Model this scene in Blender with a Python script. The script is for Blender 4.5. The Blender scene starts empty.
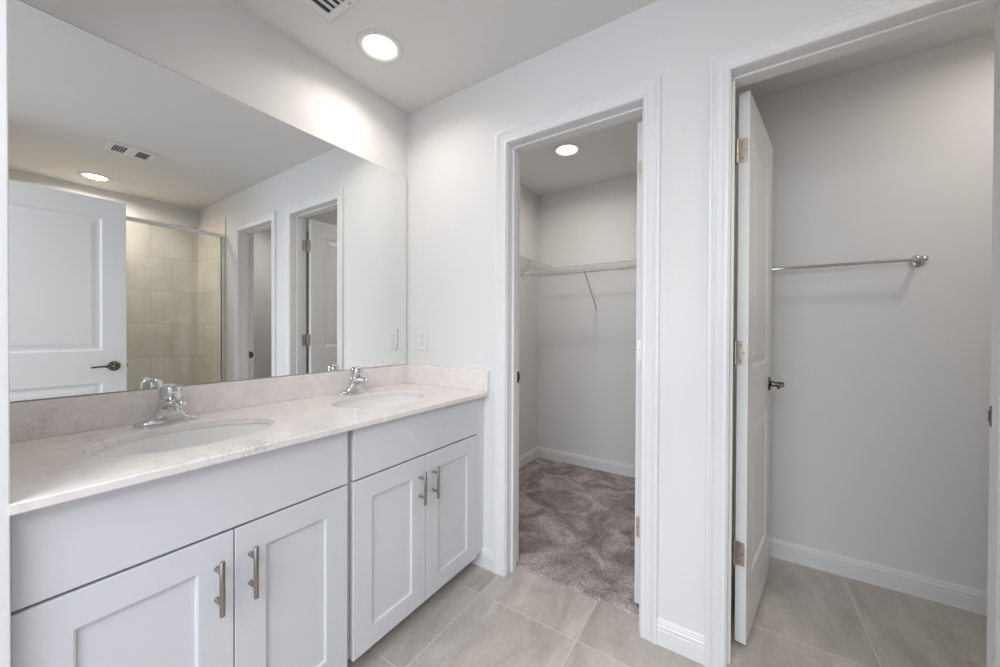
import bpy, bmesh, math, random
from mathutils import Vector, Matrix

random.seed(4)
S = bpy.context.scene
COL = S.collection

# ------------------------------------------------------------------ camera
FPX, YAW, PITCH, ROLL = 367.506, 0.580824, -0.0069026, 0.0040123
CAM = Vector((1.63262, -1.49778, 1.18484))
F = Vector((-math.sin(YAW) * math.cos(PITCH), math.cos(YAW) * math.cos(PITCH), math.sin(PITCH)))
R0 = Vector((math.cos(YAW), math.sin(YAW), 0))
U0 = R0.cross(F)
RR = R0 * math.cos(ROLL) + U0 * math.sin(ROLL)
UU = -R0 * math.sin(ROLL) + U0 * math.cos(ROLL)
cd = bpy.data.cameras.new('camera')
cam = bpy.data.objects.new('camera', cd)
COL.objects.link(cam)
m = Matrix(((RR.x, UU.x, -F.x, CAM.x), (RR.y, UU.y, -F.y, CAM.y), (RR.z, UU.z, -F.z, CAM.z), (0, 0, 0, 1)))
cam.matrix_world = m
cd.sensor_fit = 'HORIZONTAL'
cd.sensor_width = 36.0
cd.lens = FPX / 1000 * 36.0
cd.clip_start = 0.02
cd.clip_end = 60
S.camera = cam

# ------------------------------------------------------------------ light
W_ = bpy.data.worlds.new('world')
S.world = W_
W_.use_nodes = True
W_.node_tree.nodes['Background'].inputs[0].default_value = (0.75, 0.87, 1.0, 1)
W_.node_tree.nodes['Background'].inputs[1].default_value = 1.0
S.view_settings.view_transform = 'Standard'
S.view_settings.look = 'None'
S.view_settings.gamma = 1
S.view_settings.use_curve_mapping = False
S.view_settings.exposure = 0.30

def area(name, loc, rot, sx, sy, power, color):
    l = bpy.data.lights.new(name, 'AREA')
    l.shape = 'RECTANGLE'
    l.size, l.size_y, l.energy, l.color = sx, sy, power, color
    o = bpy.data.objects.new(name, l)
    COL.objects.link(o)
    o.location = loc
    o.rotation_euler = rot
    return o

# added cool fill behind the camera, standing in for daylight at an invented opening
area('rear_fill_light', (1.5, -4.55, 1.30), (math.radians(90), 0, 0), 3.0, 2.1, 33, (0.84, 0.92, 1.0))
# added overhead fill behind the camera, an invented source with no fixture
area('overhead_fill_light', (1.65, -2.85, 2.40), (0, 0, 0), 1.8, 1.6, 58, (0.94, 0.97, 1.0))
LAMP_E = 14.0          # glow of the lenses
LAMP_W = 2.7          # power of each downlight beam

# ------------------------------------------------------------------ materials
def mat(name, color, rough=0.5, metal=0.0, spec=0.5, coat=0.0):
    M = bpy.data.materials.new(name)
    M.use_nodes = True
    b = M.node_tree.nodes['Principled BSDF']
    b.inputs['Base Color'].default_value = (*color, 1)
    b.inputs['Roughness'].default_value = rough
    b.inputs['Metallic'].default_value = metal
    b.inputs['Specular IOR Level'].default_value = spec
    b.inputs['Coat Weight'].default_value = coat
    return M

def N(M, t, **kw):
    n = M.node_tree.nodes.new(t)
    for k, v in kw.items():
        if k in n.inputs:
            n.inputs[k].default_value = v
        else:
            setattr(n, k, v)
    return n

def L(M, a, b):
    M.node_tree.links.new(a, b)

def bump(M, scale, strength, dist=0.002, detail=3):
    b = M.node_tree.nodes['Principled BSDF']
    tc = N(M, 'ShaderNodeTexCoord')
    n = N(M, 'ShaderNodeTexNoise', Scale=scale, Detail=detail)
    bp = N(M, 'ShaderNodeBump', Strength=strength, Distance=dist)
    L(M, tc.outputs['Object'], n.inputs['Vector'])
    L(M, n.outputs['Fac'], bp.inputs['Height'])
    L(M, bp.outputs[0], b.inputs['Normal'])
    return M

def ramp(M, stops):
    r = N(M, 'ShaderNodeValToRGB')
    e = r.color_ramp.elements
    while len(e) < len(stops):
        e.new(0.5)
    for i, (p, c) in enumerate(stops):
        e[i].position = p
        e[i].color = (*c, 1) if len(c) == 3 else c
    return r

m_wall = bump(mat('white_wall_paint', (0.80, 0.80, 0.80), 0.75, spec=0.3), 90, 0.25, 0.001)
m_ceil = bump(mat('white_ceiling_paint', (0.78, 0.775, 0.765), 0.9, spec=0.2), 60, 0.35, 0.0015)
m_trim = mat('white_trim_enamel', (0.83, 0.83, 0.84), 0.34)
m_door = bump(mat('white_door_enamel', (0.81, 0.81, 0.815), 0.36), 35, 0.1, 0.0008)
m_cab = mat('white_cabinet_lacquer', (0.72, 0.73, 0.77), 0.38)
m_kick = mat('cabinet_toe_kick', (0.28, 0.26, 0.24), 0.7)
m_gap = mat('cabinet_dark_inside', (0.10, 0.10, 0.11), 0.8)
m_nickel = mat('brushed_nickel', (0.36, 0.33, 0.305), 0.30, 1.0)
m_hinge = mat('satin_nickel_hinge', (0.55, 0.49, 0.43), 0.32, 1.0)
m_dark_nickel = mat('dark_antique_nickel', (0.16, 0.135, 0.11), 0.2, 1.0)
m_chrome = mat('polished_chrome', (0.70, 0.71, 0.72), 0.07, 1.0)
m_chrome_soft = mat('shower_frame_chrome', (0.72, 0.73, 0.74), 0.18, 1.0)
m_mirror = mat('mirror_silver', (0.90, 0.915, 0.91), 0.0, 1.0)
m_mirror_edge = mat('mirror_edge_glass', (0.42, 0.48, 0.46), 0.15)
m_ceramic = mat('white_ceramic', (0.93, 0.93, 0.925), 0.07, coat=0.6)
m_plastic = mat('white_plastic', (0.82, 0.82, 0.81), 0.3)
m_slot = mat('dark_slot', (0.05, 0.05, 0.05), 0.6)
m_screw = mat('screw_head', (0.25, 0.23, 0.21), 0.35, 1.0)
m_wire = mat('white_vinyl_wire', (0.62, 0.61, 0.62), 0.35)
m_vent = mat('white_vent_enamel', (0.76, 0.76, 0.77), 0.45)
m_duct = mat('dark_duct', (0.035, 0.04, 0.045), 0.7)
m_rubber = mat('black_rubber', (0.03, 0.03, 0.03), 0.7)

def lamp_mat():
    M = bpy.data.materials.new('lamp_lens_glow')
    M.use_nodes = True
    nt = M.node_tree
    for n in list(nt.nodes):
        nt.nodes.remove(n)
    out = N(M, 'ShaderNodeOutputMaterial')
    em = N(M, 'ShaderNodeEmission')
    tc = N(M, 'ShaderNodeTexCoord')
    ln = N(M, 'ShaderNodeVectorMath', operation='LENGTH')
    mp = N(M, 'ShaderNodeMapping')
    mp.inputs['Scale'].default_value = (1, 1, 0)
    L(M, tc.outputs['Object'], mp.inputs[0])
    L(M, mp.outputs[0], ln.inputs[0])
    # frosted diffuser: LED core in the middle, dimmer warm rim
    r = ramp(M, [(0.040, (1.0, 0.88, 0.72)), (0.060, (0.35, 0.27, 0.19)), (0.0725, (0.085, 0.064, 0.042))])
    L(M, ln.outputs['Value'], r.inputs[0])
    L(M, r.outputs[0], em.inputs[0])
    em.inputs[1].default_value = LAMP_E
    L(M, em.outputs[0], out.inputs[0])
    return M
m_lamp = lamp_mat()

def quartz():
    M = mat('cream_quartz_with_grey_veins', (0.7, 0.68, 0.66), 0.12)
    b = M.node_tree.nodes['Principled BSDF']
    tc = N(M, 'ShaderNodeTexCoord')
    n1 = N(M, 'ShaderNodeTexNoise', Scale=5.5, Detail=8.0, Roughness=0.62, Distortion=1.6)
    L(M, tc.outputs['Object'], n1.inputs['Vector'])
    # thin veins where the noise crosses its middle
    r1 = ramp(M, [(0.0, (0, 0, 0)), (0.478, (0, 0, 0)), (0.493, (1, 1, 1)), (0.506, (0, 0, 0))])
    L(M, n1.outputs['Fac'], r1.inputs[0])
    n2 = N(M, 'ShaderNodeTexNoise', Scale=4.0, Detail=3.0)
    L(M, tc.outputs['Object'], n2.inputs['Vector'])
    r2 = ramp(M, [(0.50, (0, 0, 0)), (0.66, (1, 1, 1))])
    L(M, n2.outputs['Fac'], r2.inputs[0])
    mu = N(M, 'ShaderNodeMath', operation='MULTIPLY')
    L(M, r1.outputs[0], mu.inputs[0])
    L(M, r2.outputs[0], mu.inputs[1])
    n3 = N(M, 'ShaderNodeTexNoise', Scale=30.0, Detail=5.0)
    L(M, tc.outputs['Object'], n3.inputs['Vector'])
    base = ramp(M, [(0.3, (0.83, 0.775, 0.76)), (0.7, (0.90, 0.86, 0.845))])
    L(M, n3.outputs['Fac'], base.inputs[0])
    mx = N(M, 'ShaderNodeMix', data_type='RGBA')
    L(M, mu.outputs[0], mx.inputs[0])
    L(M, base.outputs[0], mx.inputs[6])
    mx.inputs[7].default_value = (0.62, 0.59, 0.58, 1)
    L(M, mx.outputs[2], b.inputs['Base Color'])
    return M
m_quartz = quartz()

def floor_tile(name='beige_floor_tile', jx=0.655, jy=-0.165, row=0.457):
    M = mat(name, (0.4, 0.38, 0.36), 0.33)
    b = M.node_tree.nodes['Principled BSDF']
    tc = N(M, 'ShaderNodeTexCoord')
    # grid of 0.457 m tiles: joints at x = 0.655 + k*0.457 and y = -0.165 + k*0.457
    mp = N(M, 'ShaderNodeMapping')
    mp.inputs['Location'].default_value = (-jx, -jy, 0)
    L(M, tc.outputs['Object'], mp.inputs[0])
    br = N(M, 'ShaderNodeTexBrick')
    br.offset = 0.0
    br.squash = 1.0
    br.inputs['Scale'].default_value = 1.0
    br.inputs['Brick Width'].default_value = 0.457
    br.inputs['Row Height'].default_value = row
    br.inputs['Mortar Size'].default_value = 0.0030
    br.inputs['Mortar Smooth'].default_value = 0.2
    br.inputs['Color1'].default_value = (0, 0, 0, 1)
    br.inputs['Color2'].default_value = (1, 1, 1, 1)
    br.inputs['Mortar'].default_value = (0.5, 0.5, 0.5, 1)
    L(M, mp.outputs[0], br.inputs['Vector'])
    # each tile gets its own offset into the stone pattern
    sc = N(M, 'ShaderNodeVectorMath', operation='SCALE')
    L(M, br.outputs['Color'], sc.inputs[0])
    sc.inputs['Scale'].default_value = 7.0
    ad = N(M, 'ShaderNodeVectorMath', operation='ADD')
    L(M, tc.outputs['Object'], ad.inputs[0])
    L(M, sc.outputs[0], ad.inputs[1])
    mp2 = N(M, 'ShaderNodeMapping')
    mp2.inputs['Rotation'].default_value = (0, 0, math.radians(55))
    mp2.inputs['Scale'].default_value = (3.2, 1.1, 1)
    L(M, ad.outputs[0], mp2.inputs[0])
    n1 = N(M, 'ShaderNodeTexNoise', Scale=2.3, Detail=7.0, Roughness=0.6, Distortion=0.9)
    L(M, mp2.outputs[0], n1.inputs['Vector'])
    r1 = ramp(M, [(0.28, (0.41, 0.365, 0.335)), (0.50, (0.53, 0.485, 0.45)), (0.72, (0.66, 0.615, 0.58))])
    L(M, n1.outputs['Fac'], r1.inputs[0])
    n2 = N(M, 'ShaderNodeTexNoise', Scale=60.0, Detail=4.0)
    L(M, tc.outputs['Object'], n2.inputs['Vector'])
    r2 = ramp(M, [(0.3, (0.90, 0.90, 0.90)), (0.7, (1.04, 1.04, 1.04))])
    L(M, n2.outputs['Fac'], r2.inputs[0])
    mm = N(M, 'ShaderNodeMix', data_type='RGBA', blend_type='MULTIPLY')
    mm.inputs[0].default_value = 1
    L(M, r1.outputs[0], mm.inputs[6])
    L(M, r2.outputs[0], mm.inputs[7])
    mx = N(M, 'ShaderNodeMix', data_type='RGBA')
    L(M, br.outputs['Fac'], mx.inputs[0])
    L(M, mm.outputs[2], mx.inputs[6])
    mx.inputs[7].default_value = (0.64, 0.595, 0.56, 1)
    L(M, mx.outputs[2], b.inputs['Base Color'])
    bp = N(M, 'ShaderNodeBump', Strength=0.25, Distance=0.002)
    bp.invert = True
    L(M, br.outputs['Fac'], bp.inputs['Height'])
    L(M, bp.outputs[0], b.inputs['Normal'])
    return M
m_floor = floor_tile()
m_floor_wc = floor_tile('beige_toilet_room_tile', 2.055 - 0.457 * 4, 0.300 - 0.62, 0.62)

def wall_tile():
    M = mat('tan_shower_tile', (0.4, 0.36, 0.31), 0.25)
    b = M.node_tree.nodes['Principled BSDF']
    tc = N(M, 'ShaderNodeTexCoord')
    sx = N(M, 'ShaderNodeSeparateXYZ')
    L(M, tc.outputs['Object'], sx.inputs[0])
    a = N(M, 'ShaderNodeMath', operation='ADD')
    L(M, sx.outputs[0], a.inputs[0])
    L(M, sx.outputs[1], a.inputs[1])
    cb = N(M, 'ShaderNodeCombineXYZ')
    L(M, a.outputs[0], cb.inputs[0])
    L(M, sx.outputs[2], cb.inputs[1])
    mp = N(M, 'ShaderNodeMapping')
    mp.inputs['Location'].default_value = (-0.14, -0.267, 0)
    L(M, cb.outputs[0], mp.inputs[0])
    br = N(M, 'ShaderNodeTexBrick')
    br.offset = 0.5
    br.inputs['Scale'].default_value = 1.0
    br.inputs['Brick Width'].default_value = 0.33
    br.inputs['Row Height'].default_value = 0.3253
    br.inputs['Mortar Size'].default_value = 0.0022
    br.inputs['Color1'].default_value = (0, 0, 0, 1)
    br.inputs['Color2'].default_value = (1, 1, 1, 1)
    L(M, mp.outputs[0], br.inputs['Vector'])
    n1 = N(M, 'ShaderNodeTexNoise', Scale=3.0, Detail=7.0, Distortion=0.8)
    sc = N(M, 'ShaderNodeVectorMath', operation='SCALE')
    sc.inputs['Scale'].default_value = 5.0
    L(M, br.outputs['Color'], sc.inputs[0])
    ad = N(M, 'ShaderNodeVectorMath', operation='ADD')
    L(M, tc.outputs['Object'], ad.inputs[0])
    L(M, sc.outputs[0], ad.inputs[1])
    L(M, ad.outputs[0], n1.inputs['Vector'])
    r1 = ramp(M, [(0.3, (0.70, 0.635, 0.565)), (0.7, (0.86, 0.81, 0.745))])
    L(M, n1.outputs['Fac'], r1.inputs[0])
    mx = N(M, 'ShaderNodeMix', data_type='RGBA')
    L(M, br.outputs['Fac'], mx.inputs[0])
    L(M, r1.outputs[0], mx.inputs[6])
    mx.inputs[7].default_value = (0.56, 0.50, 0.43, 1)
    L(M, mx.outputs[2], b.inputs['Base Color'])
    return M
m_tile = wall_tile()

def carpet():
    M = mat('mauve_grey_carpet', (0.3, 0.26, 0.25), 0.95, spec=0.1)
    b = M.node_tree.nodes['Principled BSDF']
    tc = N(M, 'ShaderNodeTexCoord')
    n1 = N(M, 'ShaderNodeTexNoise', Scale=4.5, Detail=5.0, Roughness=0.6, Distortion=1.2)
    L(M, tc.outputs['Object'], n1.inputs['Vector'])
    r1 = ramp(M, [(0.38, (0.29, 0.245, 0.243)), (0.50, (0.40, 0.345, 0.34)), (0.62, (0.56, 0.495, 0.485))])
    L(M, n1.outputs['Fac'], r1.inputs[0])
    n2 = N(M, 'ShaderNodeTexNoise', Scale=170.0, Detail=2.0, Roughness=0.8)
    L(M, tc.outputs['Object'], n2.inputs['Vector'])
    r2 = ramp(M, [(0.33, (0.50, 0.49, 0.49)), (0.67, (1.42, 1.42, 1.42))])
    L(M, n2.outputs['Fac'], r2.inputs[0])
    mm = N(M, 'ShaderNodeMix', data_type='RGBA', blend_type='MULTIPLY')
    mm.inputs[0].default_value = 1
    L(M, r1.outputs[0], mm.inputs[6])
    L(M, r2.outputs[0], mm.inputs[7])
    L(M, mm.outputs[2], b.inputs['Base Color'])
    return M
m_carpet = carpet()

def glass():
    M = bpy.data.materials.new('shower_glass')
    M.use_nodes = True
    nt = M.node_tree
    for n in list(nt.nodes):
        nt.nodes.remove(n)
    out = N(M, 'ShaderNodeOutputMaterial')
    tr = N(M, 'ShaderNodeBsdfTransparent')
    tr.inputs[0].default_value = (0.93, 0.95, 0.94, 1)
    gl = N(M, 'ShaderNodeBsdfGlossy', Roughness=0.0)
    lw = N(M, 'ShaderNodeLayerWeight', Blend=0.5)
    pw = N(M, 'ShaderNodeMath', operation='POWER')
    pw.inputs[1].default_value = 5.0
    L(M, lw.outputs['Facing'], pw.inputs[0])
    fr = N(M, 'ShaderNodeMath', operation='MULTIPLY_ADD')
    fr.inputs[1].default_value = 0.9
    fr.inputs[2].default_value = 0.04
    L(M, pw.outputs[0], fr.inputs[0])
    mx = N(M, 'ShaderNodeMixShader')
    L(M, fr.outputs[0], mx.inputs[0])
    L(M, tr.outputs[0], mx.inputs[1])
    L(M, gl.outputs[0], mx.inputs[2])
    L(M, mx.outputs[0], out.inputs[0])
    return M
m_glass = glass()

# ------------------------------------------------------------------ builders
def box(bm, x0, x1, y0, y1, z0, z1, bev=0.0, seg=2):
    x0, x1 = min(x0, x1), max(x0, x1)
    y0, y1 = min(y0, y1), max(y0, y1)
    z0, z1 = min(z0, z1), max(z0, z1)
    v = [bm.verts.new(p) for p in ((x0, y0, z0), (x1, y0, z0), (x1, y1, z0), (x0, y1, z0),
                                   (x0, y0, z1), (x1, y0, z1), (x1, y1, z1), (x0, y1, z1))]
    fs = [bm.faces.new([v[i] for i in q]) for q in ((3, 2, 1, 0), (4, 5, 6, 7), (0, 1, 5, 4), (1, 2, 6, 5), (2, 3, 7, 6), (3, 0, 4, 7))]
    if bev > 0:
        es = list({e for f in fs for e in f.edges})
        bmesh.ops.bevel(bm, geom=es, offset=bev, segments=seg, affect='EDGES', profile=0.5)
    return bm

def B(*a, **k):
    return box(bmesh.new(), *a, **k)

def loft(bm, rings, cap0=True, cap1=True, closed=True):
    vs = [[bm.verts.new(p) for p in r] for r in rings]
    n = len(vs[0])
    for a, b in zip(vs[:-1], vs[1:]):
        for i in range(n if closed else n - 1):
            j = (i + 1) % n
            bm.faces.new((a[i], a[j], b[j], b[i]))
    if closed and cap0:
        bm.faces.new(list(reversed(vs[0])))
    if closed and cap1:
        bm.faces.new(vs[-1])
    return bm

def ring_axis(c, axis, r, n=24, r2=None):
    """circle (or ellipse) of radius r about point c, normal along axis."""
    a = Vector(axis).normalized()
    t = Vector((0, 0, 1)) if abs(a.z) < 0.9 else Vector((0, 1, 0))
    u = t.cross(a).normalized()
    w = a.cross(u)
    r2 = r if r2 is None else r2
    return [Vector(c) + u * (r * math.cos(2 * math.pi * i / n)) + w * (r2 * math.sin(2 * math.pi * i / n)) for i in range(n)]

def lathe(bm, c, axis, prof, n=32):
    """prof: list of (radius, height along axis)."""
    a = Vector(axis).normalized()
    loft(bm, [ring_axis(Vector(c) + a * h, a, max(r, 1e-4), n) for r, h in prof])
    return bm

def tube(bm, pts, r, n=12, r2=None):
    pts = [Vector(p) for p in pts]
    rs = r if isinstance(r, (list, tuple)) else [r] * len(pts)
    r2s = (r2 if isinstance(r2, (list, tuple)) else [r2] * len(pts)) if r2 is not None else rs
    rings = []
    for i, p in enumerate(pts):
        d = (pts[min(i + 1, len(pts) - 1)] - pts[max(i - 1, 0)]).normalized()
        t = Vector((0, 0, 1)) if abs(d.z) < 0.95 else Vector((1, 0, 0))
        u = d.cross(t).normalized()
        w = u.cross(d)
        rings.append([p + u * (rs[i] * math.cos(2 * math.pi * k / n)) + w * (r2s[i] * math.sin(2 * math.pi * k / n)) for k in range(n)])
    loft(bm, rings)
    return bm

def obj(name, bm, material, parent=None, smooth=False, label=None, angle=40):
    """bm is in world coordinates for unrotated parents, in local ones for rotated parents (children of doors)."""
    bmesh.ops.recalc_face_normals(bm, faces=bm.faces)
    me = bpy.data.meshes.new(name)
    if parent is not None and not parent.get('_local'):
        loc = parent.matrix_world_loc if False else world_loc(parent)
        bmesh.ops.translate(bm, verts=bm.verts, vec=-loc)
    bm.to_mesh(me)
    bm.free()
    if smooth:
        me.shade_smooth() if hasattr(me, 'shade_smooth') else None
        try:
            me.set_sharp_from_angle(angle=math.radians(angle))
        except Exception:
            pass
    mats = material if isinstance(material, (list, tuple)) else [material]
    for mm in mats:
        me.materials.append(mm)
    o = bpy.data.objects.new(name, me)
    COL.objects.link(o)
    if parent is not None:
        o.parent = parent
    if label:
        o['label'] = label
    return o

LOCALS = set()
def world_loc(o):
    v = Vector((0, 0, 0))
    while o is not None:
        v = v + Vector(o.location)
        o = o.parent
    return v

def tag(o, label, cat, group=None, kind=None):
    o['label'] = label
    o['category'] = cat
    if group:
        o['group'] = group
    if kind:
        o['kind'] = kind
    return o

def thing(name, label, cat, loc=(0, 0, 0), group=None):
    o = bpy.data.objects.new(name, None)
    COL.objects.link(o)
    o.location = loc
    o.empty_display_size = 0.05
    return tag(o, label, cat, group)

def struct(name, bm, material, label=None, smooth=False, cat=None):
    o = obj(name, bm, material, None, smooth)
    o['kind'] = 'structure'
    if label:
        o['label'] = label
    if cat:
        o['category'] = cat
    return o

# ------------------------------------------------------------------ dimensions (metres)
H = 2.44
O1 = (0.692, 1.308)        # closet opening, jamb face to jamb face
O2 = (1.598, 2.216)        # toilet room opening
WT = 0.115                 # wall thickness
DH = 2.083                 # jamb head height
JB = 0.018                 # jamb board thickness
YC = 1.57                  # closet back wall
YT = 0.915                 # toilet room back wall
XS = 3.17                  # shower back wall
XG = 2.505                 # shower glass line
YN = -1.56                 # near wall beside the entry door
CX0, CX1 = 0.045, 1.415    # closet side walls
TX0, TX1 = 1.53, 3.17      # toilet room side walls

# ------------------------------------------------------------------ setting
struct('floor', B(-0.12, XS + .12, -1.62, 0.088, -0.10, 0.0), m_floor, 'beige stone-look floor tiles of the bathroom with pale grout lines', cat='floor')
struct('floor', B(1.475, XS + .12, 0.088, YT + .1, -0.10, 0.0), m_floor_wc, 'beige stone-look floor tiles inside the toilet room', cat='floor')
# bedroom floor behind the camera
struct('floor', B(-1.5, 4.3, -4.7, -1.62, -0.10, 0.004), m_carpet, 'carpeted bedroom floor behind the camera', cat='floor')

def carpet_mesh():
    bm = bmesh.new()
    x0, x1, y0, y1 = CX0 - .01, CX1 + .01, 0.088, YC + .01
    nx, ny = 300, 320
    vs = []
    for j in range(ny + 1):
        row = []
        for i in range(nx + 1):
            x = x0 + (x1 - x0) * i / nx
            y = y0 + (y1 - y0) * j / ny
            z = 0.006 + random.random() * 0.006
            if 0 < i < nx and 0 < j:
                x += random.uniform(-.0016, .0016)
                y += random.uniform(-.0016, .0016)
            if j == 0:
                z = 0.002
            row.append(bm.verts.new((x, y, z)))
        vs.append(row)
    for j in range(ny):
        for i in range(nx):
            bm.faces.new((vs[j][i], vs[j][i + 1], vs[j + 1][i + 1], vs[j + 1][i]))
    return bm
o = struct('floor', carpet_mesh(), m_carpet, 'mauve grey carpet with brushed patches inside the closet', cat='carpet')
struct('floor', B(CX0 - .05, CX1 + .06, 0.088, YC + .05, -0.10, 0.0015), m_carpet, 'carpet backing under the closet pile', cat='carpet')

struct('ceiling', B(-1.6, 4.4, -4.8, YC + .12, H, H + .1), m_ceil, 'flat white ceiling', cat='ceiling')

struct('wall_left', B(-0.12, 0.0, -1.56, WT, 0, H), m_wall, 'white wall that carries the mirror', cat='wall')
bw = bmesh.new()
RO1 = (O1[0] - JB, O1[1] + JB)
RO2 = (O2[0] - JB, O2[1] + JB)
ZR = DH + JB
box(bw, 0.0, RO1[0], 0, WT, 0, H)
box(bw, RO1[0], RO1[1], 0, WT, ZR, H)
box(bw, RO1[1], RO2[0], 0, WT, 0, H)
box(bw, RO2[0], RO2[1], 0, WT, ZR, H)
box(bw, RO2[1], XS, 0, WT, 0, H)
struct('wall_back', bw, m_wall, 'white wall with the closet and toilet room doorways', cat='wall')
struct('wall_closet_left', B(CX0 - .1, CX0, WT, YC, 0, H), m_wall, 'left side wall of the closet', cat='wall')
struct('wall_closet_back', B(CX0 - .1, TX0, YC, YC + .1, 0, H), m_wall, 'back wall of the closet', cat='wall')
struct('wall_partition', B(CX1, TX0, WT, YC, 0, H), m_wall, 'partition between closet and toilet room', cat='wall')
struct('wall_toilet_back', B(TX0, TX1 + .1, YT, YT + .1, 0, H), m_wall, 'back wall of the toilet room', cat='wall')
struct('wall_toilet_right', B(TX1, TX1 + .1, WT, YT, 0, H), m_wall, 'right side wall of the toilet room', cat='wall')
struct('wall_wing', B(-0.12, 0.570, -1.56, -1.4345, 0, H), m_wall, 'short white wing wall at the vanity end', cat='wall')
struct('wall_near', B(1.995, XS + .1, YN - .115, YN, 0, H), m_wall, 'white wall behind the open entry door', cat='wall')
struct('wall_shower_back', B(XS, XS + .1, YN, WT, 0, H), m_wall, 'white wall above the shower tiles', cat='wall')
# bedroom behind
struct('wall_bedroom_left', B(-1.6, -1.5, -4.7, -1.4, 0, H), m_wall, 'left bedroom wall', cat='wall')
struct('wall_bedroom_right', B(4.3, 4.4, -4.7, -1.5, 0, H), m_wall, 'right bedroom wall', cat='wall')
struct('wall_bedroom_side', B(-1.5, -0.12, -1.55, -1.43, 0, H), m_wall, 'bedroom wall beside the bathroom entry', cat='wall')
struct('wall_bedroom_side', B(XS + .1, 4.3, YN - .115, YN, 0, H), m_wall, 'bedroom wall beyond the shower', cat='wall')
bw = bmesh.new()
box(bw, -1.5, 0.0, -4.7, -4.6, 0, H)
box(bw, 3.0, 4.3, -4.7, -4.6, 0, H)
box(bw, 0.0, 3.0, -4.7, -4.6, 2.35, H)
box(bw, 0.0, 3.0, -4.7, -4.6, 0, 0.25)
struct('wall_bedroom_added_opening', bw, m_wall, 'unseen bedroom wall with an added wide opening for the fill light', cat='wall')  # opening is invented, made in this unseen wall to let light in

# shower tile cladding
tb = bmesh.new()
box(tb, XS - .01, XS, YN, 0, 0.0, 2.255)
box(tb, 2.487, XS - .01, -0.010, 0, 0.0, 2.255)
box(tb, 2.487, XS - .01, YN, YN + .01, 0.0, 2.255)
struct('wall_shower_tile', tb, m_tile, 'tan stone-look tiles lining the shower', cat='tile')
struct('floor_shower', B(XG + .05, XS - .01, YN + .01, -.01, 0, .02), m_tile, 'tiled shower floor', cat='floor')

# ---- baseboards
BP = [(0, 0), (0.012, 0), (0.012, 0.058), (0.010, 0.061), (0.012, 0.064), (0.012, 0.074), (0.0085, 0.078), (0.0085, 0.084), (0.006, 0.089), (0.006, 0.093), (0.003, 0.097), (0, 0.097)]
def baseboard(name, p0, p1, nrm, z0=0.0, label=None):
    p0, p1, nrm = Vector((*p0, z0)), Vector((*p1, z0)), Vector((*nrm, 0))
    bm = bmesh.new()
    loft(bm, [[p + nrm * t + Vector((0, 0, z)) for t, z in BP] for p in (p0, p1)])
    return struct(name, bm, m_trim, label, cat='baseboard')
CW = 0.062                    # casing width
RV = 0.004                    # reveal
baseboard('baseboard_back', (0.0, 0), (O1[0] - RV - CW, 0), (0, -1), label='white baseboard between the vanity and the closet casing')
baseboard('baseboard_back', (O1[1] + RV + CW, 0), (O2[0] - RV - CW, 0), (0, -1), label='short white baseboard between the two door casings')
baseboard('baseboard_back', (O2[1] + RV + CW, 0), (2.487, 0), (0, -1), label='white baseboard beside the shower')
baseboard('baseboard_closet', (CX0, WT), (CX0, YC), (1, 0), .008, 'white baseboard on the left closet wall')
baseboard('baseboard_closet', (CX0, YC), (CX1, YC), (0, -1), .008, 'white baseboard on the back closet wall')
baseboard('baseboard_closet', (CX1, WT), (CX1, YC), (-1, 0), .008, 'white baseboard on the right closet wall')
baseboard('baseboard_toilet', (TX0, YT), (TX1, YT), (0, -1), 0, 'white baseboard on the back toilet room wall')
baseboard('baseboard_toilet', (TX0, WT), (TX0, YT), (1, 0), 0, 'white baseboard on the left toilet room wall')
baseboard('baseboard_toilet', (TX1, WT), (TX1, YT), (-1, 0), 0, 'white baseboard on the right toilet room wall')

# ---- door frames: jambs, stops, casings
CP = [(0, 0), (0, 0.008), (0.003, 0.011), (0.013, 0.011), (0.016, 0.008), (0.019, 0.0095), (0.034, 0.0125), (0.037, 0.0105), (0.040, 0.0135),
      (0.046, 0.0165), (0.049, 0.014), (0.052, 0.017), (0.059, 0.017), (0.062, 0.013), (0.062, 0)]
def casing(bm, xi, xo, zt, y, ny):
    rings = []
    for st in range(4):
        r = []
        for u, t in CP:
            x = (xi - u) if st < 2 else (xo + u)
            z = 0.0 if st in (0, 3) else zt + u
            r.append((x, y + ny * t, z))
        rings.append(r)
    loft(bm, rings)

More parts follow.
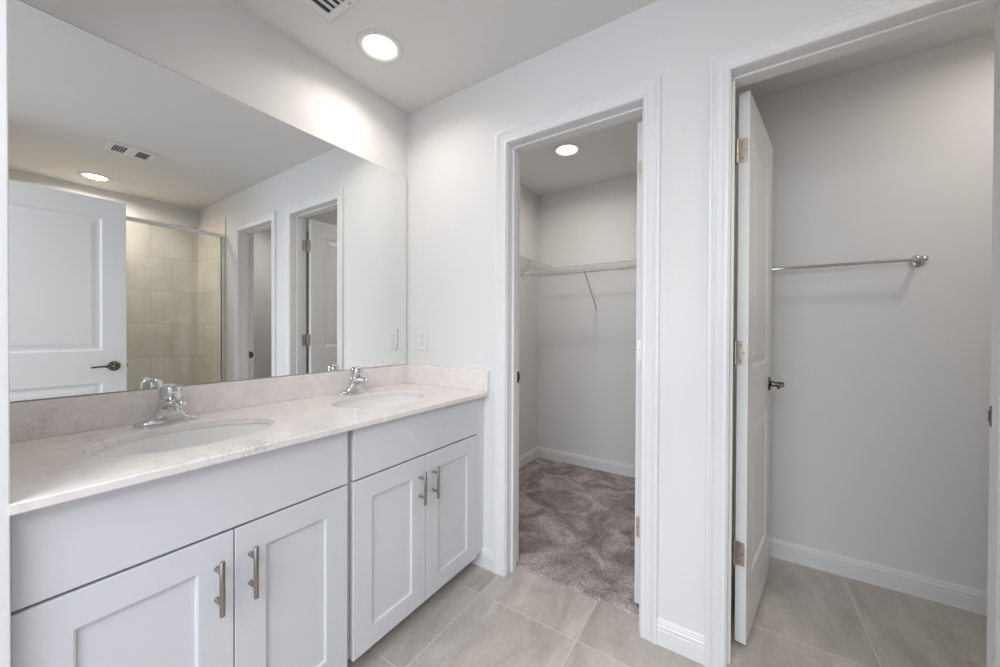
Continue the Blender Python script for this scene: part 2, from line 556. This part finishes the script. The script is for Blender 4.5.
def frame(name, x0, x1, label, strike_x, strike_s, hinge_x, hinge_s, closet):
    root = thing(name, label, 'door frame', ((x0 + x1) / 2, WT / 2, 0))
    root['kind'] = 'structure'
    j = bmesh.new()
    box(j, x0 - JB, x0, 0, WT, 0, ZR, bev=.0006, seg=1)
    box(j, x1, x1 + JB, 0, WT, 0, ZR, bev=.0006, seg=1)
    box(j, x0, x1, 0, WT, DH, ZR)
    obj('jamb', j, m_trim, root)
    s = bmesh.new()
    s0, s1 = 0.040, 0.076
    box(s, x0, x0 + .011, s0, s1, 0, DH - .011, bev=.002)
    box(s, x1 - .011, x1, s0, s1, 0, DH - .011, bev=.002)
    box(s, x0, x1, s0, s1, DH - .009, DH, bev=.002)
    obj('door_stop', s, m_trim, root)
    c = bmesh.new()
    casing(c, x0 - RV, x1 + RV, DH + .001, 0.0, -1)
    obj('casing', c, m_trim, root, smooth=True, angle=25)
    c = bmesh.new()
    casing(c, x0 - RV, x1 + RV, DH + RV, WT, 1)
    obj('casing', c, m_trim, root, smooth=True, angle=25)
    # strike plate
    k = bmesh.new()
    zc = 0.952
    sx = strike_x
    box(k, sx, sx + strike_s * .0015, 0.080, 0.112, zc - .029, zc + .029, bev=.0006, seg=1)
    box(k, sx + strike_s * .0012, sx + strike_s * .0022, 0.089, 0.103, zc - .013, zc + .013)
    # lip folded round the jamb edge
    box(k, sx, sx + strike_s * .0015, 0.1095, 0.1185, zc - .016, zc + .016)
    obj('strike_plate', k, m_dark_nickel, root, label='dark latch strike plate')
    return root
frame('trim_1', *O1, 'white moulded frame around the closet doorway', O1[0], 1, O1[1], -1, True)
frame('trim_2', *O2, 'white moulded frame around the toilet room doorway', O2[1], -1, O2[0], 1, False)

# wing wall end casing (seen at the very edge of the picture)
cb = bmesh.new()
box(cb, 0.570, 0.584, -1.563, -1.4325, 0, H - .001, bev=.002)
struct('trim_3', cb, m_trim, 'white trim board on the end of the wing wall', cat='trim')

# ------------------------------------------------------------------ doors
def panel_face(bm, w, h, y, out, panels):
    """one face of a moulded door in the local xz plane at y; `out` = +1/-1 outward direction along y."""
    prof = [(0.0, 0.0), (0.004, -0.001), (0.011, -0.0062), (0.017, -0.0080), (0.024, -0.0080), (0.030, -0.0074), (0.050, -0.0030), (0.054, -0.0027)]
    px0, px1 = panels[0][0], panels[0][1]
    zs = sorted([0, h] + [p[2] for p in panels] + [p[3] for p in panels])
    def q(x0, x1, z0, z1):
        if x1 - x0 < 1e-6 or z1 - z0 < 1e-6:
            return
        bm.faces.new([bm.verts.new(p) for p in ((x0, y, z0), (x1, y, z0), (x1, y, z1), (x0, y, z1))])
    q(0, px0, 0, h)
    q(px1, w, 0, h)
    last = 0
    for (a, b, z0, z1) in sorted(panels, key=lambda t: t[2]):
        q(px0, px1, last, z0)
        last = z1
    q(px0, px1, last, h)
    for (a, b, z0, z1) in panels:
        rings = []
        for ins, d in prof:
            yy = y + out * d
            rings.append([(a + ins, yy, z0 + ins), (b - ins, yy, z0 + ins), (b - ins, yy, z1 - ins), (a + ins, yy, z1 - ins)])
        loft(bm, rings, cap0=False, cap1=True)

def door_mesh(w, h, t=0.035):
    bm = bmesh.new()
    st = 0.112
    panels = [(st, w - st, 0.215, 0.815), (st, w - st, 1.025, h - 0.125)]
    panel_face(bm, w, h, 0, -1, panels)
    panel_face(bm, w, h, t, 1, panels)
    for x in (0, w):
        bm.faces.new([bm.verts.new(p) for p in ((x, 0, 0), (x, t, 0), (x, t, h), (x, 0, h))])
    for z in (0, h):
        bm.faces.new([bm.verts.new(p) for p in ((0, 0, z), (w, 0, z), (w, t, z), (0, t, z))])
    bmesh.ops.remove_doubles(bm, verts=bm.verts, dist=1e-5)
    return bm

def lever(bm, x, z, y, out, dirx):
    """oval rose, neck and lever pointing along dirx, on the face y whose outward direction is out."""
    a = Vector((0, out, 0))
    c = Vector((x, y, z))
    loft(bm, [ring_axis(c + a * h, a, r, 32, r * 1.0) for r, h in
              ((0.0325, 0.0), (0.0325, 0.003), (0.030, 0.006), (0.022, 0.009), (0.013, 0.012), (0.0115, 0.030), (0.0125, 0.044), (0.012, 0.054), (0.008, 0.058))])
    pts, r1, r2 = [], [], []
    for k in range(13):
        s = k / 12
        pts.append((x + dirx * (0.002 + 0.108 * s), y + out * (0.047 + 0.006 * math.sin(s * math.pi)), z + 0.004 * math.sin(s * math.pi) - .002))
        r1.append(0.0075 - 0.002 * s)
        r2.append(0.0105 - 0.0045 * math.sin(s * 2.2) if s < .93 else 0.006)
    tube(bm, pts, r1, 16, r2)

def hinges(root, t, side_y, zs, w):
    """leaf let into the hinge edge (local x = 0), knuckle at the corner y = side_y."""
    for z in zs:
        h = bmesh.new()
        n = 14
        # leaf plate on the door edge with rounded outer corners
        ly0, ly1 = (0.0, 0.030) if side_y == 0 else (t, t - 0.030)
        s = 1 if ly1 > ly0 else -1
        rc = .008
        outline = [(ly0 - s * .004, -.0445), (ly1 - s * rc, -.0445)]
        outline += [(ly1 - s * rc + s * rc * math.sin(k * math.pi / 8), -.0445 + rc - rc * math.cos(k * math.pi / 8)) for k in range(1, 5)]
        outline += [(ly1 - s * rc + s * rc * math.cos(k * math.pi / 8), .0445 - rc + rc * math.sin(k * math.pi / 8)) for k in range(0, 5)]
        outline += [(ly0 - s * .004, .0445)]
        loft(h, [[(xx, a, z + b) for a, b in outline] for xx in (0.0005, -0.0022)])
        # knuckle barrel
        ky = side_y + (-.005 if side_y == 0 else .005)
        for k in range(5):
            z0 = z - .0445 + k * .0178
            lathe(h, (-.003, ky, z0), (0, 0, 1), [(.0045, 0), (.0055, .0006), (.0055, .0168), (.0045, .0174)], 14)
        lathe(h, (-.003, ky, z + .0445), (0, 0, 1), [(.0058, 0), (.0058, .002), (.003, .004)], 14)
        hg = obj('hinge', h, m_hinge, root, smooth=True)
        sc = bmesh.new()
        for (dy, dz) in ((.012, .030), (.022, 0.0), (.012, -.030)):
            lathe(sc, (-.0021, (side_y + (dy if side_y == 0 else -dy)), z + dz), (-1, 0, 0), [(.0034, 0), (.0030, .0006), (.0008, .0004)], 12)
        obj('screw', sc, m_screw, hg)
    return

def make_door(name, w, h, loc, ang, label, side_y, zs, z0, handle_z, latch=True):
    """local: hinge edge at x = 0, free edge at x = w, slab y 0..t."""
    bm = door_mesh(w, h)
    bmesh.ops.recalc_face_normals(bm, faces=bm.faces)
    me = bpy.data.meshes.new(name)
    bm.to_mesh(me)
    bm.free()
    me.materials.append(m_door)
    o = bpy.data.objects.new(name, me)
    COL.objects.link(o)
    o.location = (loc[0], loc[1], z0)
    o.rotation_euler = (0, 0, ang)
    o['_local'] = 1
    tag(o, label, 'door', kind='structure')
    t = .035
    hx = w - 0.062
    for (y, out) in ((0, -1), (t, 1)):
        hb = bmesh.new()
        lever(hb, hx, handle_z - z0, y, out, -1)
        hh = obj('door_handle', hb, m_dark_nickel, o, smooth=True, label='dark nickel lever handle')
        hh['_local'] = 1
    lb = bmesh.new()
    box(lb, w - .0002, w + .0012, t / 2 - .0125, t / 2 + .0125, handle_z - z0 - .028, handle_z - z0 + .028, bev=.0005, seg=1)
    box(lb, w, w + .008, t / 2 - .006, t / 2 + .006, handle_z - z0 - .009, handle_z - z0 + .009, bev=.002)
    obj('latch', lb, m_dark_nickel, o)
    # hinges
    hinges(o, t, side_y, [z - z0 for z in zs], w)
    return o
HZ = (1.862, 1.106, 0.352)
# children of hinges use local coordinates as well
_old_world_loc = world_loc
def world_loc(o):
    p = o
    while p is not None:
        if p.get('_local'):
            return Vector((0, 0, 0))
        p = p.parent
    return _old_world_loc(o)

# door_1: closet door, hinged on the right, opened 90 degrees into the closet. local +x -> world +y
make_door('door_1', 0.600, 2.049, (1.293, 0.132), math.radians(90.5), 'white closet door folded open into the closet', 0, HZ, 0.024, 0.945)
# door_2: toilet room door, hinged on the left
d2 = Vector((0.172, 0.985, 0)).normalized()
a2 = math.atan2(d2.y, d2.x)
# local y (thickness) points to the left of travel, so start from the right-hand face
make_door('door_2', 0.580, 2.059, (1.6200 + .0345, 0.1335 + .011), a2, 'white two-panel door standing open into the toilet room', 0.035, HZ, 0.018, 0.940)
# door_3: bathroom entry door, seen in the mirror
make_door('door_3', 0.755, 2.040, (1.990, -1.543), math.radians(91.0), 'white two-panel entry door seen in the mirror', 0, HZ, 0.015, 0.937)
# hinge leaves on the jambs
for (x, sgn, nm) in ((O1[1], -1, 'trim_1'), (O2[0], 1, 'trim_2')):
    root = bpy.data.objects[nm]
    for z in HZ:
        h = bmesh.new()
        box(h, x, x + sgn * .002, 0.086, WT + .004, z - .0445, z + .0445, bev=.0007, seg=1)
        obj('hinge_leaf', h, m_hinge, root)

# ------------------------------------------------------------------ vanity
XF = 0.559
def shaker(bm, y0, y1, z0, z1, x=XF, t=0.019, fr=0.072):
    """shaker door: bevelled slab frame with a recessed flat panel, front face at x."""
    b = .0012
    d = .008
    def R_(ins, xx):
        return [(xx, y0 + ins, z0 + ins), (xx, y1 - ins, z0 + ins), (xx, y1 - ins, z1 - ins), (xx, y0 + ins, z1 - ins)]
    loft(bm, [R_(0, x - t), R_(0, x - b), R_(b, x), R_(fr, x), R_(fr + .0035, x - .0015), R_(fr + .005, x - d)])
    return bm

def pull(parent, y, z, label='brushed nickel bar handle'):
    bm = bmesh.new()
    xh = XF + .034
    lathe(bm, (xh, y, z - .066), (0, 0, 1), [(.0052, 0), (.006, .001), (.006, .131), (.0052, .132)], 20)
    for dz in (-.038, .038):
        lathe(bm, (XF, y, z + dz), (1, 0, 0), [(.0062, 0), (.0052, .002), (.0048, .034)], 16)
    return obj('handle', bm, m_nickel, parent, smooth=True, label=label)

def cabinet(y0, y1, split, seam_lo, seam_hi, label, filler=None, endfill=None):
    root = thing('vanity_cabinet', label, 'cabinet', (0.28, (y0 + y1) / 2, 0), 'vanity cabinets')
    c = bmesh.new()
    a, b = y0, y1
    zt = 0.8625
    xb = XF - .020
    th = .016
    # carcass: sides, bottom, back, face frame
    box(c, 0.002, xb - .003, a, a + th, 0.080, zt)
    box(c, 0.002, xb - .003, b - th, b, 0.080, zt)
    box(c, 0.002, xb - .003, a + th, b - th, 0.080, 0.096)
    box(c, 0.002, 0.010, a + th, b - th, 0.096, zt)
    # frame strips behind the gaps
    box(c, xb - .020, xb - .002, a, b, 0.665, 0.700)
    box(c, xb - .020, xb - .002, a, b, zt - .03, zt)
    box(c, xb - .020, xb - .002, split - .025, split + .025, 0.08, 0.70)
    obj('carcass', c, m_cab, root)
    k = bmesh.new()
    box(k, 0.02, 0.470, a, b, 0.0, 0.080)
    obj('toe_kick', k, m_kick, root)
    g = .003
    f = bmesh.new()
    box(f, XF - .019, XF, seam_lo, seam_hi, 0.684, 0.859, bev=.0012)
    obj('false_drawer_front', f, m_cab, root)
    for (p, q, hy) in ((seam_lo, split - .0015, split - .038), (split + .0015, seam_hi, split + .036)):
        d = bmesh.new()
        shaker(d, p, q, 0.078, 0.677)
        dd = obj('door', d, m_cab, root)
        pull(dd, hy, 0.560)
    if filler:
        fb = bmesh.new()
        box(fb, 0.53, XF - .006, filler[0], filler[1], 0.080, zt, bev=.0008, seg=1)
        obj('filler_strip', fb, m_cab, root)
    return root
cabinet(-1.4325, -0.7525, -1.089, -1.431, -0.767, 'white shaker vanity cabinet with two doors under the sink nearer the wing wall')
cabinet(-0.7505, -0.048, -0.409, -0.745, -0.063, 'white shaker vanity cabinet with two doors under the sink nearer the closet', filler=(-0.0615, -0.0015))

# countertop with two oval cut-outs
SINKS = ((0.300, -1.095), (0.305, -0.432))
SA, SB = 0.158, 0.211      # half axes along x and y
ZC = 0.8835
CT0 = -1.433
def countertop():
    bm = bmesh.new()
    x1 = 0.587
    ch = .0025
    th = .0205
    cells = ((CT0, -0.7635, SINKS[0]), (-0.7635, -0.001, SINKS[1]))
    n = 96
    for (ya, yb, (cx, cy)) in cells:
        xa, xb = 0.001, x1 - ch
        inner, outer = [], []
        for k in range(n):
            t = 2 * math.pi * k / n
            dx, dy = math.cos(t), math.sin(t)
            inner.append((cx + SA * dx, cy + SB * dy))
            s = 1e9
            if dx > 1e-9: s = min(s, (xb - cx) / dx)
            if dx < -1e-9: s = min(s, (xa - cx) / dx)
            if dy > 1e-9: s = min(s, (yb - cy) / dy)
            if dy < -1e-9: s = min(s, (ya - cy) / dy)
            outer.append([cx + dx * s, cy + dy * s])
        for (ux, uy) in ((xa, ya), (xa, yb), (xb, ya), (xb, yb)):
            k = min(range(n), key=lambda i: (outer[i][0] - ux) ** 2 + (outer[i][1] - uy) ** 2)
            outer[k] = [ux, uy]
        e = .002
        rin = [(cx + (x - cx) * (1 + e / SA), cy + (y - cy) * (1 + e / SB)) for x, y in inner]
        r_ = [[(x, y, ZC) for x, y in outer], [(x, y, ZC) for x, y in rin], [(x, y, ZC - e) for x, y in inner], [(x, y, ZC - th) for x, y in inner], [(x, y, ZC - th) for x, y in outer]]
        loft(bm, r_, cap0=False, cap1=False)
    # front edge
    pf = [(x1 - ch, ZC), (x1, ZC - ch), (x1, ZC - th + ch), (x1 - ch, ZC - th)]
    loft(bm, [[(x, y, z) for x, z in pf] for y in (CT0, -0.001)], closed=False)
    # back and ends
    def quad(ps):
        bm.faces.new([bm.verts.new(p) for p in ps])
    quad([(0.001, CT0, ZC), (0.001, -0.001, ZC), (0.001, -0.001, ZC - th), (0.001, CT0, ZC - th)])
    for y in (CT0, -0.001):
        quad([(0.001, y, ZC), (0.001, y, ZC - th)] + [(x, y, z) for x, z in reversed(pf)])
    bmesh.ops.remove_doubles(bm, verts=bm.verts, dist=1e-5)
    return bm
ct = obj('countertop', countertop(), m_quartz)
tag(ct, 'cream quartz countertop with thin grey veins and two oval basins', 'countertop')
b1 = obj('backsplash', B(0.001, 0.020, CT0, -0.001, ZC + .0002, 0.988, bev=.0012), m_quartz)
tag(b1, 'long cream quartz backsplash strip below the mirror', 'backsplash')
b2 = obj('backsplash', B(0.0205, 0.589, -0.020, -0.001, ZC + .0002, 0.988, bev=.0012), m_quartz)
tag(b2, 'short cream quartz side splash on the wall below the outlet', 'backsplash')

# sinks
def sink(c, label):
    cx, cy = c
    root = thing('sink', label, 'sink', (cx, cy, ZC - .165), 'oval undermount sinks')
    bm = bmesh.new()
    rings = []
    prof = []
    zt = ZC - .0205
    n = 64
    for k in range(15):
        t = k / 14
        prof.append((1.03 - 0.0 * t if k == 0 else math.cos(t * math.pi / 2 * 0.93) ** 0.55 * 1.02, -0.138 * math.sin(t * math.pi / 2) ** 0.9))
    def R_(f, z, add=0):
        return [(cx + (SA * f + add) * math.cos(2 * math.pi * i / n), cy + (SB * f + add) * math.sin(2 * math.pi * i / n), z) for i in range(n)]
    rings.append(R_(1.0, zt, .022))
    for f, z in prof:
        rings.append(R_(f, zt + z))
    rings.append(R_(0.10, zt - .1385))
    loft(bm, rings, cap0=False, cap1=True)
    # outer shell
    rings = [R_(1.0, zt, .022), R_(1.0, zt - .008, .022)] + [R_(f, zt + z - .008, .007) for f, z in prof[1:]] + [R_(0.10, zt - .1465)]
    loft(bm, rings, cap0=False, cap1=True)
    bmesh.ops.remove_doubles(bm, verts=bm.verts, dist=1e-5)
    obj('basin', bm, m_ceramic, root, smooth=True, angle=50)
    dr = bmesh.new()
    lathe(dr, (cx, cy, zt - .1385), (0, 0, 1), [(.030, 0), (.031, .002), (.028, .0035), (.022, .0025), (.019, .004), (.017, .007), (.004, .009)], 32)
    obj('drain', dr, m_chrome, root, smooth=True, label='chrome pop-up drain')
    return root
sink(SINKS[0], 'white oval undermount basin nearer the wing wall')
sink(SINKS[1], 'white oval undermount basin nearer the closet wall')

# faucets
def superring(cx, cy, z, a, b, p=2.6, n=40):
    r = []
    for i in range(n):
        t = 2 * math.pi * i / n
        c, s = math.cos(t), math.sin(t)
        r.append((cx + a * math.copysign(abs(c) ** (2 / p), c), cy + b * math.copysign(abs(s) ** (2 / p), s), z))
    return r

def faucet(x, y, label):
    z = ZC
    root = thing('faucet', label, 'faucet', (x, y, z), 'chrome single-lever faucets')
    bm = bmesh.new()
    prof = [(0, .0265, .0790, 2.4, 0), (.003, .0275, .0805, 2.4, 0), (.007, .0275, .0805, 2.3, 0), (.0100, .0265, .0780, 2.3, 0), (.0120, .0260, .0715, 2.2, .001), (.0145, .0262, .0600, 2.1, .003), (.019, .0265, .0500, 2.1, .006),
            (.026, .0265, .0430, 2.2, .009), (.035, .0265, .0375, 2.3, .011), (.045, .0262, .0340, 2.3, .013), (.056, .0260, .0315, 2.2, .015), (.068, .0258, .0295, 2.1, .018), (.077, .0250, .0280, 2.0, .020), (.0800, .0225, .0250, 2.0, .021)]
    loft(bm, [superring(x + dx, y, z + h, a, b, p) for h, a, b, p, dx in prof])
    obj('base', bm, m_chrome, root, smooth=True, angle=50)
    sp = bmesh.new()
    path = [(x + .012, y, z + .056), (x + .032, y, z + .061), (x + .054, y, z + .066), (x + .078, y, z + .0695), (x + .100, y, z + .0700), (x + .112, y, z + .0685), (x + .117, y, z + .067)]
    tube(sp, path, [.0300, .0290, .0255, .0225, .0200, .0165, .0110], 32, [.0200, .0180, .0155, .0140, .0125, .0105, .0060])
    lathe(sp, (x + .099, y, z + .064), (0.10, 0, -1), [(.0125, 0), (.0125, .012), (.0105, .0135), (.0100, .010)], 24)
    obj('spout', sp, m_chrome, root, smooth=True, angle=50)
    hd = bmesh.new()
    hx = x + .022
    lathe(hd, (hx, y, z + .0815), (0.14, 0, 1), [(.0240, 0), (.0285, .002), (.0295, .012), (.0290, .026), (.0275, .036), (.0240, .0430), (.016, .0470), (.0005, .0485)], 36)
    path = [(hx + .008, y, z + .1190), (hx + .024, y, z + .1240), (hx + .042, y, z + .1255), (hx + .060, y, z + .1265), (hx + .076, y, z + .1275), (hx + .082, y, z + .1275)]
    tube(hd, path, [.0190, .0170, .0125, .0100, .0090, .0050], 20, [.0090, .0060, .0042, .0036, .0033, .0018])
    obj('lever_handle', hd, m_chrome, root, smooth=True, angle=50)
    lr = bmesh.new()
    lathe(lr, (x - .036, y, z + .0), (0, 0, 1), [(.0035, 0), (.003, .001), (.003, .030), (.0062, .032), (.0062, .040), (.002, .043)], 14)
    obj('drain_lift_rod', lr, m_chrome, root, smooth=True)
    return root
faucet(0.072, -1.092, 'chrome single-lever faucet at the basin nearer the wing wall')
faucet(0.076, -0.408, 'chrome single-lever faucet at the basin nearer the closet wall')

# mirror
mr = thing('wall_mirror', 'large frameless wall mirror above the vanity', 'mirror', (0.0, -0.70, 0.99))
MY0, MY1, MZ0, MZ1 = -1.4325, -0.010, 0.9895, 2.068
bm = bmesh.new()
bv = .004
def RM(ins, x):
    return [(x, MY0 + ins, MZ0 + ins), (x, MY1 - ins, MZ0 + ins), (x, MY1 - ins, MZ1 - ins), (x, MY0 + ins, MZ1 - ins)]
vs = [bm.verts.new(p) for p in RM(.0018, .0062)]
bm.faces.new(vs)
obj('mirror_glass', bm, m_mirror, mr)
bm = bmesh.new()
loft(bm, [RM(0, .0006), RM(0, .0054), RM(.0018, .00615)], cap1=True)
obj('mirror_edge', bm, m_mirror_edge, mr)

# outlet
ol = thing('outlet', 'white outlet plate on the wall between mirror and closet casing', 'outlet', (0.125, -0.001, 1.135))
ox, oz = 0.127, 1.135
obj('cover_plate', B(ox - .036, ox + .036, -.0065, -.0005, oz - .0605, oz + .0605, bev=.002), m_plastic, ol)
rc = obj('receptacle', B(ox - .0168, ox + .0168, -.0090, -.0064, oz - .034, oz + .034, bev=.001), m_plastic, ol)
for dz in (-.0215, .0215):
    sb = bmesh.new()
    box(sb, ox - .0078, ox - .0056, -.0094, -.0088, oz + dz - .002, oz + dz + .0065)
    box(sb, ox + .0056, ox + .0078, -.0094, -.0088, oz + dz - .001, oz + dz + .0055)
    lathe(sb, (ox, -.0088, oz + dz - .0075), (0, -1, 0), [(.0024, 0), (.0024, .0006)], 12)
    obj('socket_slots', sb, m_slot, rc)
for q in (.0015, -.0065):
    obj('test_button', B(ox - .0075, ox + .0075, -.0102, -.0088, oz + q, oz + q + .005, bev=.0006, seg=1), m_vent, rc)

# ------------------------------------------------------------------ ceiling fittings
def can_light(x, y, label, power=1.0, spread=165):
    root = thing('ceiling_light', label, 'ceiling light', (x, y, H), 'recessed ceiling lights')
    t = bmesh.new()
    n = 48
    loft(t, [ring_axis((x, y, H - h), (0, 0, 1), r, n) for r, h in
             ((.0985, .0), (.0985, .003), (.096, .006), (.086, .0075), (.078, .0065), (.0730, .0040), (.0715, .0012))], cap0=False, cap1=False)
    obj('trim_ring', t, m_vent, root, smooth=True, angle=60)
    l = bmesh.new()
    loft(l, [ring_axis((x, y, H - .0015), (0, 0, 1), r, n) for r in (.0725, .06, .03)], cap0=False, cap1=True)
    obj('lens', l, m_lamp, root, label='glowing frosted lens')
    sp = bpy.data.lights.new('downlight', 'AREA')
    sp.shape = 'DISK'
    sp.size = 0.118
    sp.spread = math.radians(spread)
    sp.energy = LAMP_W * power
    sp.color = (1.0, 0.925, 0.84)
    so = bpy.data.objects.new('downlight', sp)
    COL.objects.link(so)
    so.parent = root
    so.location = (0, 0, -0.004)
can_light(0.286, -0.424, 'round recessed ceiling light above the vanity', 0.76, 146)
can_light(0.615, 0.887, 'round recessed ceiling light in the closet', 1.4)
can_light(2.830, -0.792, 'round recessed ceiling light above the shower seen in the mirror', 2.8)
can_light(2.62, 0.46, 'round recessed ceiling light in the toilet room', 0.85)

def vent(x0, x1, y0, y1, label, banks, along, pitch=.022):
    """ceiling register: frame, dark duct, slats in banks ((a0,a1,b0,b1)); along = slat direction."""
    root = thing('ceiling_vent', label, 'vent', ((x0 + x1) / 2, (y0 + y1) / 2, H))
    f = bmesh.new()
    z1, z0 = H - .0005, H - .0075
    # solid plate pieces around the banks: cut the plate into a grid
    xs = sorted({x0, x1} | {b[0] for b in banks} | {b[1] for b in banks})
    ys = sorted({y0, y1} | {b[2] for b in banks} | {b[3] for b in banks})
    for i in range(len(xs) - 1):
        for j in range(len(ys) - 1):
            mx, my = (xs[i] + xs[i + 1]) / 2, (ys[j] + ys[j + 1]) / 2
            if any(b[0] < mx < b[1] and b[2] < my < b[3] for b in banks):
                continue
            box(f, xs[i], xs[i + 1], ys[j], ys[j + 1], z0 + .001, z1)
    # raised rim
    r = .006
    for q in ((x0, x1, y0, y0 + r), (x0, x1, y1 - r, y1), (x0, x0 + r, y0 + r, y1 - r), (x1 - r, x1, y0 + r, y1 - r)):
        box(f, *q, z0 - .002, z0 + .001, bev=.0008, seg=1)
    obj('frame', f, m_vent, root)
    d = bmesh.new()
    for b in banks:
        box(d, b[0], b[1], b[2], b[3], H - .0012, H - .0004)
    obj('duct_opening', d, m_duct, root, label='dark duct behind the slats')
    for b in banks:
        s = bmesh.new()
        if along == 'y':
            k = b[0] + pitch
            while k < b[1] - .004:
                loft(s, [[(k - .0055, y, z0 - .001), (k + .0015, y, z1 - .0012), (k + .0030, y, z1 - .0012), (k - .0035, y, z0 - .001)] for y in (b[2], b[3])])
                k += pitch
        else:
            k = b[2] + pitch
            while k < b[3] - .004:
                loft(s, [[(x, k - .0055, z0 - .001), (x, k + .0015, z1 - .0012), (x, k + .0030, z1 - .0012), (x, k - .0035, z0 - .001)] for x in (b[0], b[1])])
                k += pitch
        obj('slats', s, m_vent, root)
    if along == 'y':
        for yy in (y0 + .018, y1 - .018):
            sc = bmesh.new()
            lathe(sc, ((x0 + x1) / 2 + .045, yy, z0 + .001), (0, 0, -1), [(.004, 0), (.003, .0012), (.0005, .0016)], 12)
            obj('screw', sc, m_screw, root)
    return root
vent(0.225, 0.430, -0.960, -0.617, 'white slatted ceiling register beside the ceiling light above the vanity', [(0.262, 0.395, -0.925, -0.652)], 'y', .030)
vent(1.885, 2.100, -0.872, -0.632, 'white ceiling vent with two grille patches seen in the mirror', [(1.925, 2.060, -0.845, -0.780), (1.925, 2.060, -0.724, -0.662)], 'x', .013)

# ------------------------------------------------------------------ closet shelf
ZS, LP = 1.704, 0.040
sh = thing('wire_shelf', 'white wire shelf running round the left and back closet walls', 'shelf', (0.3, 1.3, ZS))
SD = 0.300
rods = bmesh.new()
def rod(p, q, r=.003, n=8):
    tube(rods, [p, q], r, n)
XL = CX0 + SD
YB = YC - SD
Y0S = 0.16
# back run
for (dy, dz) in ((0, 0), (0, -LP), (SD - .008, 0), (SD * .5, -.004)):
    rod((CX0 + (0.005 if dy else .005) , YB + dy, ZS + dz), (CX1 - .003, YB + dy, ZS + dz), .0034 if dy == 0 else .003)
# left run
for (dx, dz) in ((0, 0), (0, -LP), (-(SD - .008), 0), (-SD * .5, -.004)):
    rod((XL + dx, Y0S, ZS + dz), (XL + dx, YB - .004, ZS + dz), .0034 if dx == 0 else .003)
obj('long_rod', rods, m_wire, sh, smooth=True)
rods = bmesh.new()
x = XL + .01
x = CX0 + .02
while x < CX1 - .01:
    tube(rods, [(x, YC - .006, ZS + .0045), (x, YB + .0, ZS + .0045), (x, YB - .0042, ZS), (x, YB - .0042, ZS - LP)], .0016, 5)
    x += .0255
y = Y0S + .01
while y < YB - .012:
    tube(rods, [(CX0 + .006, y, ZS + .0045), (XL, y, ZS + .0045), (XL + .0042, y, ZS), (XL + .0042, y, ZS - LP)], .0016, 5)
    y += .0255
obj('cross_wires', rods, m_wire, sh, smooth=True)
for (p, q) in (((0.600, YB + .004, ZS - LP), (0.600, YC - .004, 1.385)), ((XL - .004, 0.86, ZS - LP), (CX0 + .004, 0.86, 1.385)), ((1.22, YB + .004, ZS - LP), (1.22, YC - .004, 1.385)), ((XL - .004, 0.30, ZS - LP), (CX0 + .004, 0.30, 1.385))):
    bb = bmesh.new()
    p, q = Vector(p), Vector(q)
    tube(bb, [p + Vector((0, 0, LP + .004)), p + Vector((0, 0, .001)), p + (q - p) * .04, q, q + Vector((0, 0, -.024))], .0056, 10, .0040)
    br = obj('brace', bb, m_wire, sh, smooth=True)
# end and wall clips
def clip(*a):
    obj('wall_clip', B(*a, bev=.002), m_wire, sh)
clip(CX1 - .012, CX1, YB - .010, YB + .012, ZS - LP - .008, ZS + .008)
for k in range(5):
    xx = .30 + k * .26
    clip(xx - .008, xx + .008, YC - .013, YC, ZS - .008, ZS + .009)
for k in range(4):
    yy = .28 + k * .26
    clip(CX0, CX0 + .013, yy - .008, yy + .008, ZS - .008, ZS + .009)

# ------------------------------------------------------------------ towel bar
TZ, TY = 1.506, YT - .066
tbr = thing('towel_bar', 'chrome towel bar on the back wall of the toilet room', 'towel bar', (2.0, YT, TZ))
tb_ = bmesh.new()
lathe(tb_, (1.690, TY, TZ), (1, 0, 0), [(.0078, 0), (.0078, .600)], 24)
obj('bar', tb_, m_chrome, tbr, smooth=True)
for xx in (1.690, 2.292):
    p_ = bmesh.new()
    zc = TZ
    # stepped round flange and post
    lathe(p_, (xx, YT, zc), (0, -1, 0), [(.0270, 0), (.0270, .004), (.0245, .0075), (.0190, .0100), (.0125, .0140), (.0105, .030), (.0105, .052)], 36)
    s = 1 if xx < 2 else -1
    lathe(p_, (xx - s * .016, TY, zc), (s, 0, 0), [(.004, 0), (.0095, .002), (.0120, .007), (.0128, .016), (.0115, .026), (.0092, .036), (.0085, .046)], 28)
    obj('post', p_, m_chrome, tbr, smooth=True, angle=45)

# ------------------------------------------------------------------ shower enclosure (seen in the mirror)
se = thing('shower_enclosure', 'framed glass shower enclosure seen in the mirror', 'shower enclosure', (XG, -0.78, 0))
ZG = 2.090
fr = bmesh.new()
box(fr, XG - .020, XG + .020, YN + .012, -0.0105, ZG - .032, ZG, bev=.004)
obj('top_rail', fr, m_chrome_soft, se, label='chrome header rail')
for q in (-0.034, YN + .012):
    obj('side_post', B(XG - .014, XG + .014, q, q + .0235, 0.126, ZG - .033, bev=.002), m_chrome_soft, se)
fr = bmesh.new()
box(fr, XG - .016, XG + .016, YN + .012, -0.0105, 0.10, 0.125, bev=.002)
obj('bottom_rail', fr, m_chrome_soft, se)
g = bmesh.new()
box(g, XG - .003, XG + .003, YN + .036, -0.036, 0.125, ZG - .034)
obj('glass_panel', g, m_glass, se)
sl = bmesh.new()
box(sl, XG - .004, XG + .005, -0.036, -0.0335, 0.125, ZG - .034)
obj('black_seal', sl, m_rubber, se, label='thin black seal strip')
cbm = B(XG - .055, XG + .055, YN + .010, -0.0105, 0.0, 0.0995, bev=.004)
struct('trim_4', cbm, m_tile, 'tiled shower curb', cat='curb')

for o in bpy.data.objects:
    if '_local' in o:
        del o['_local']
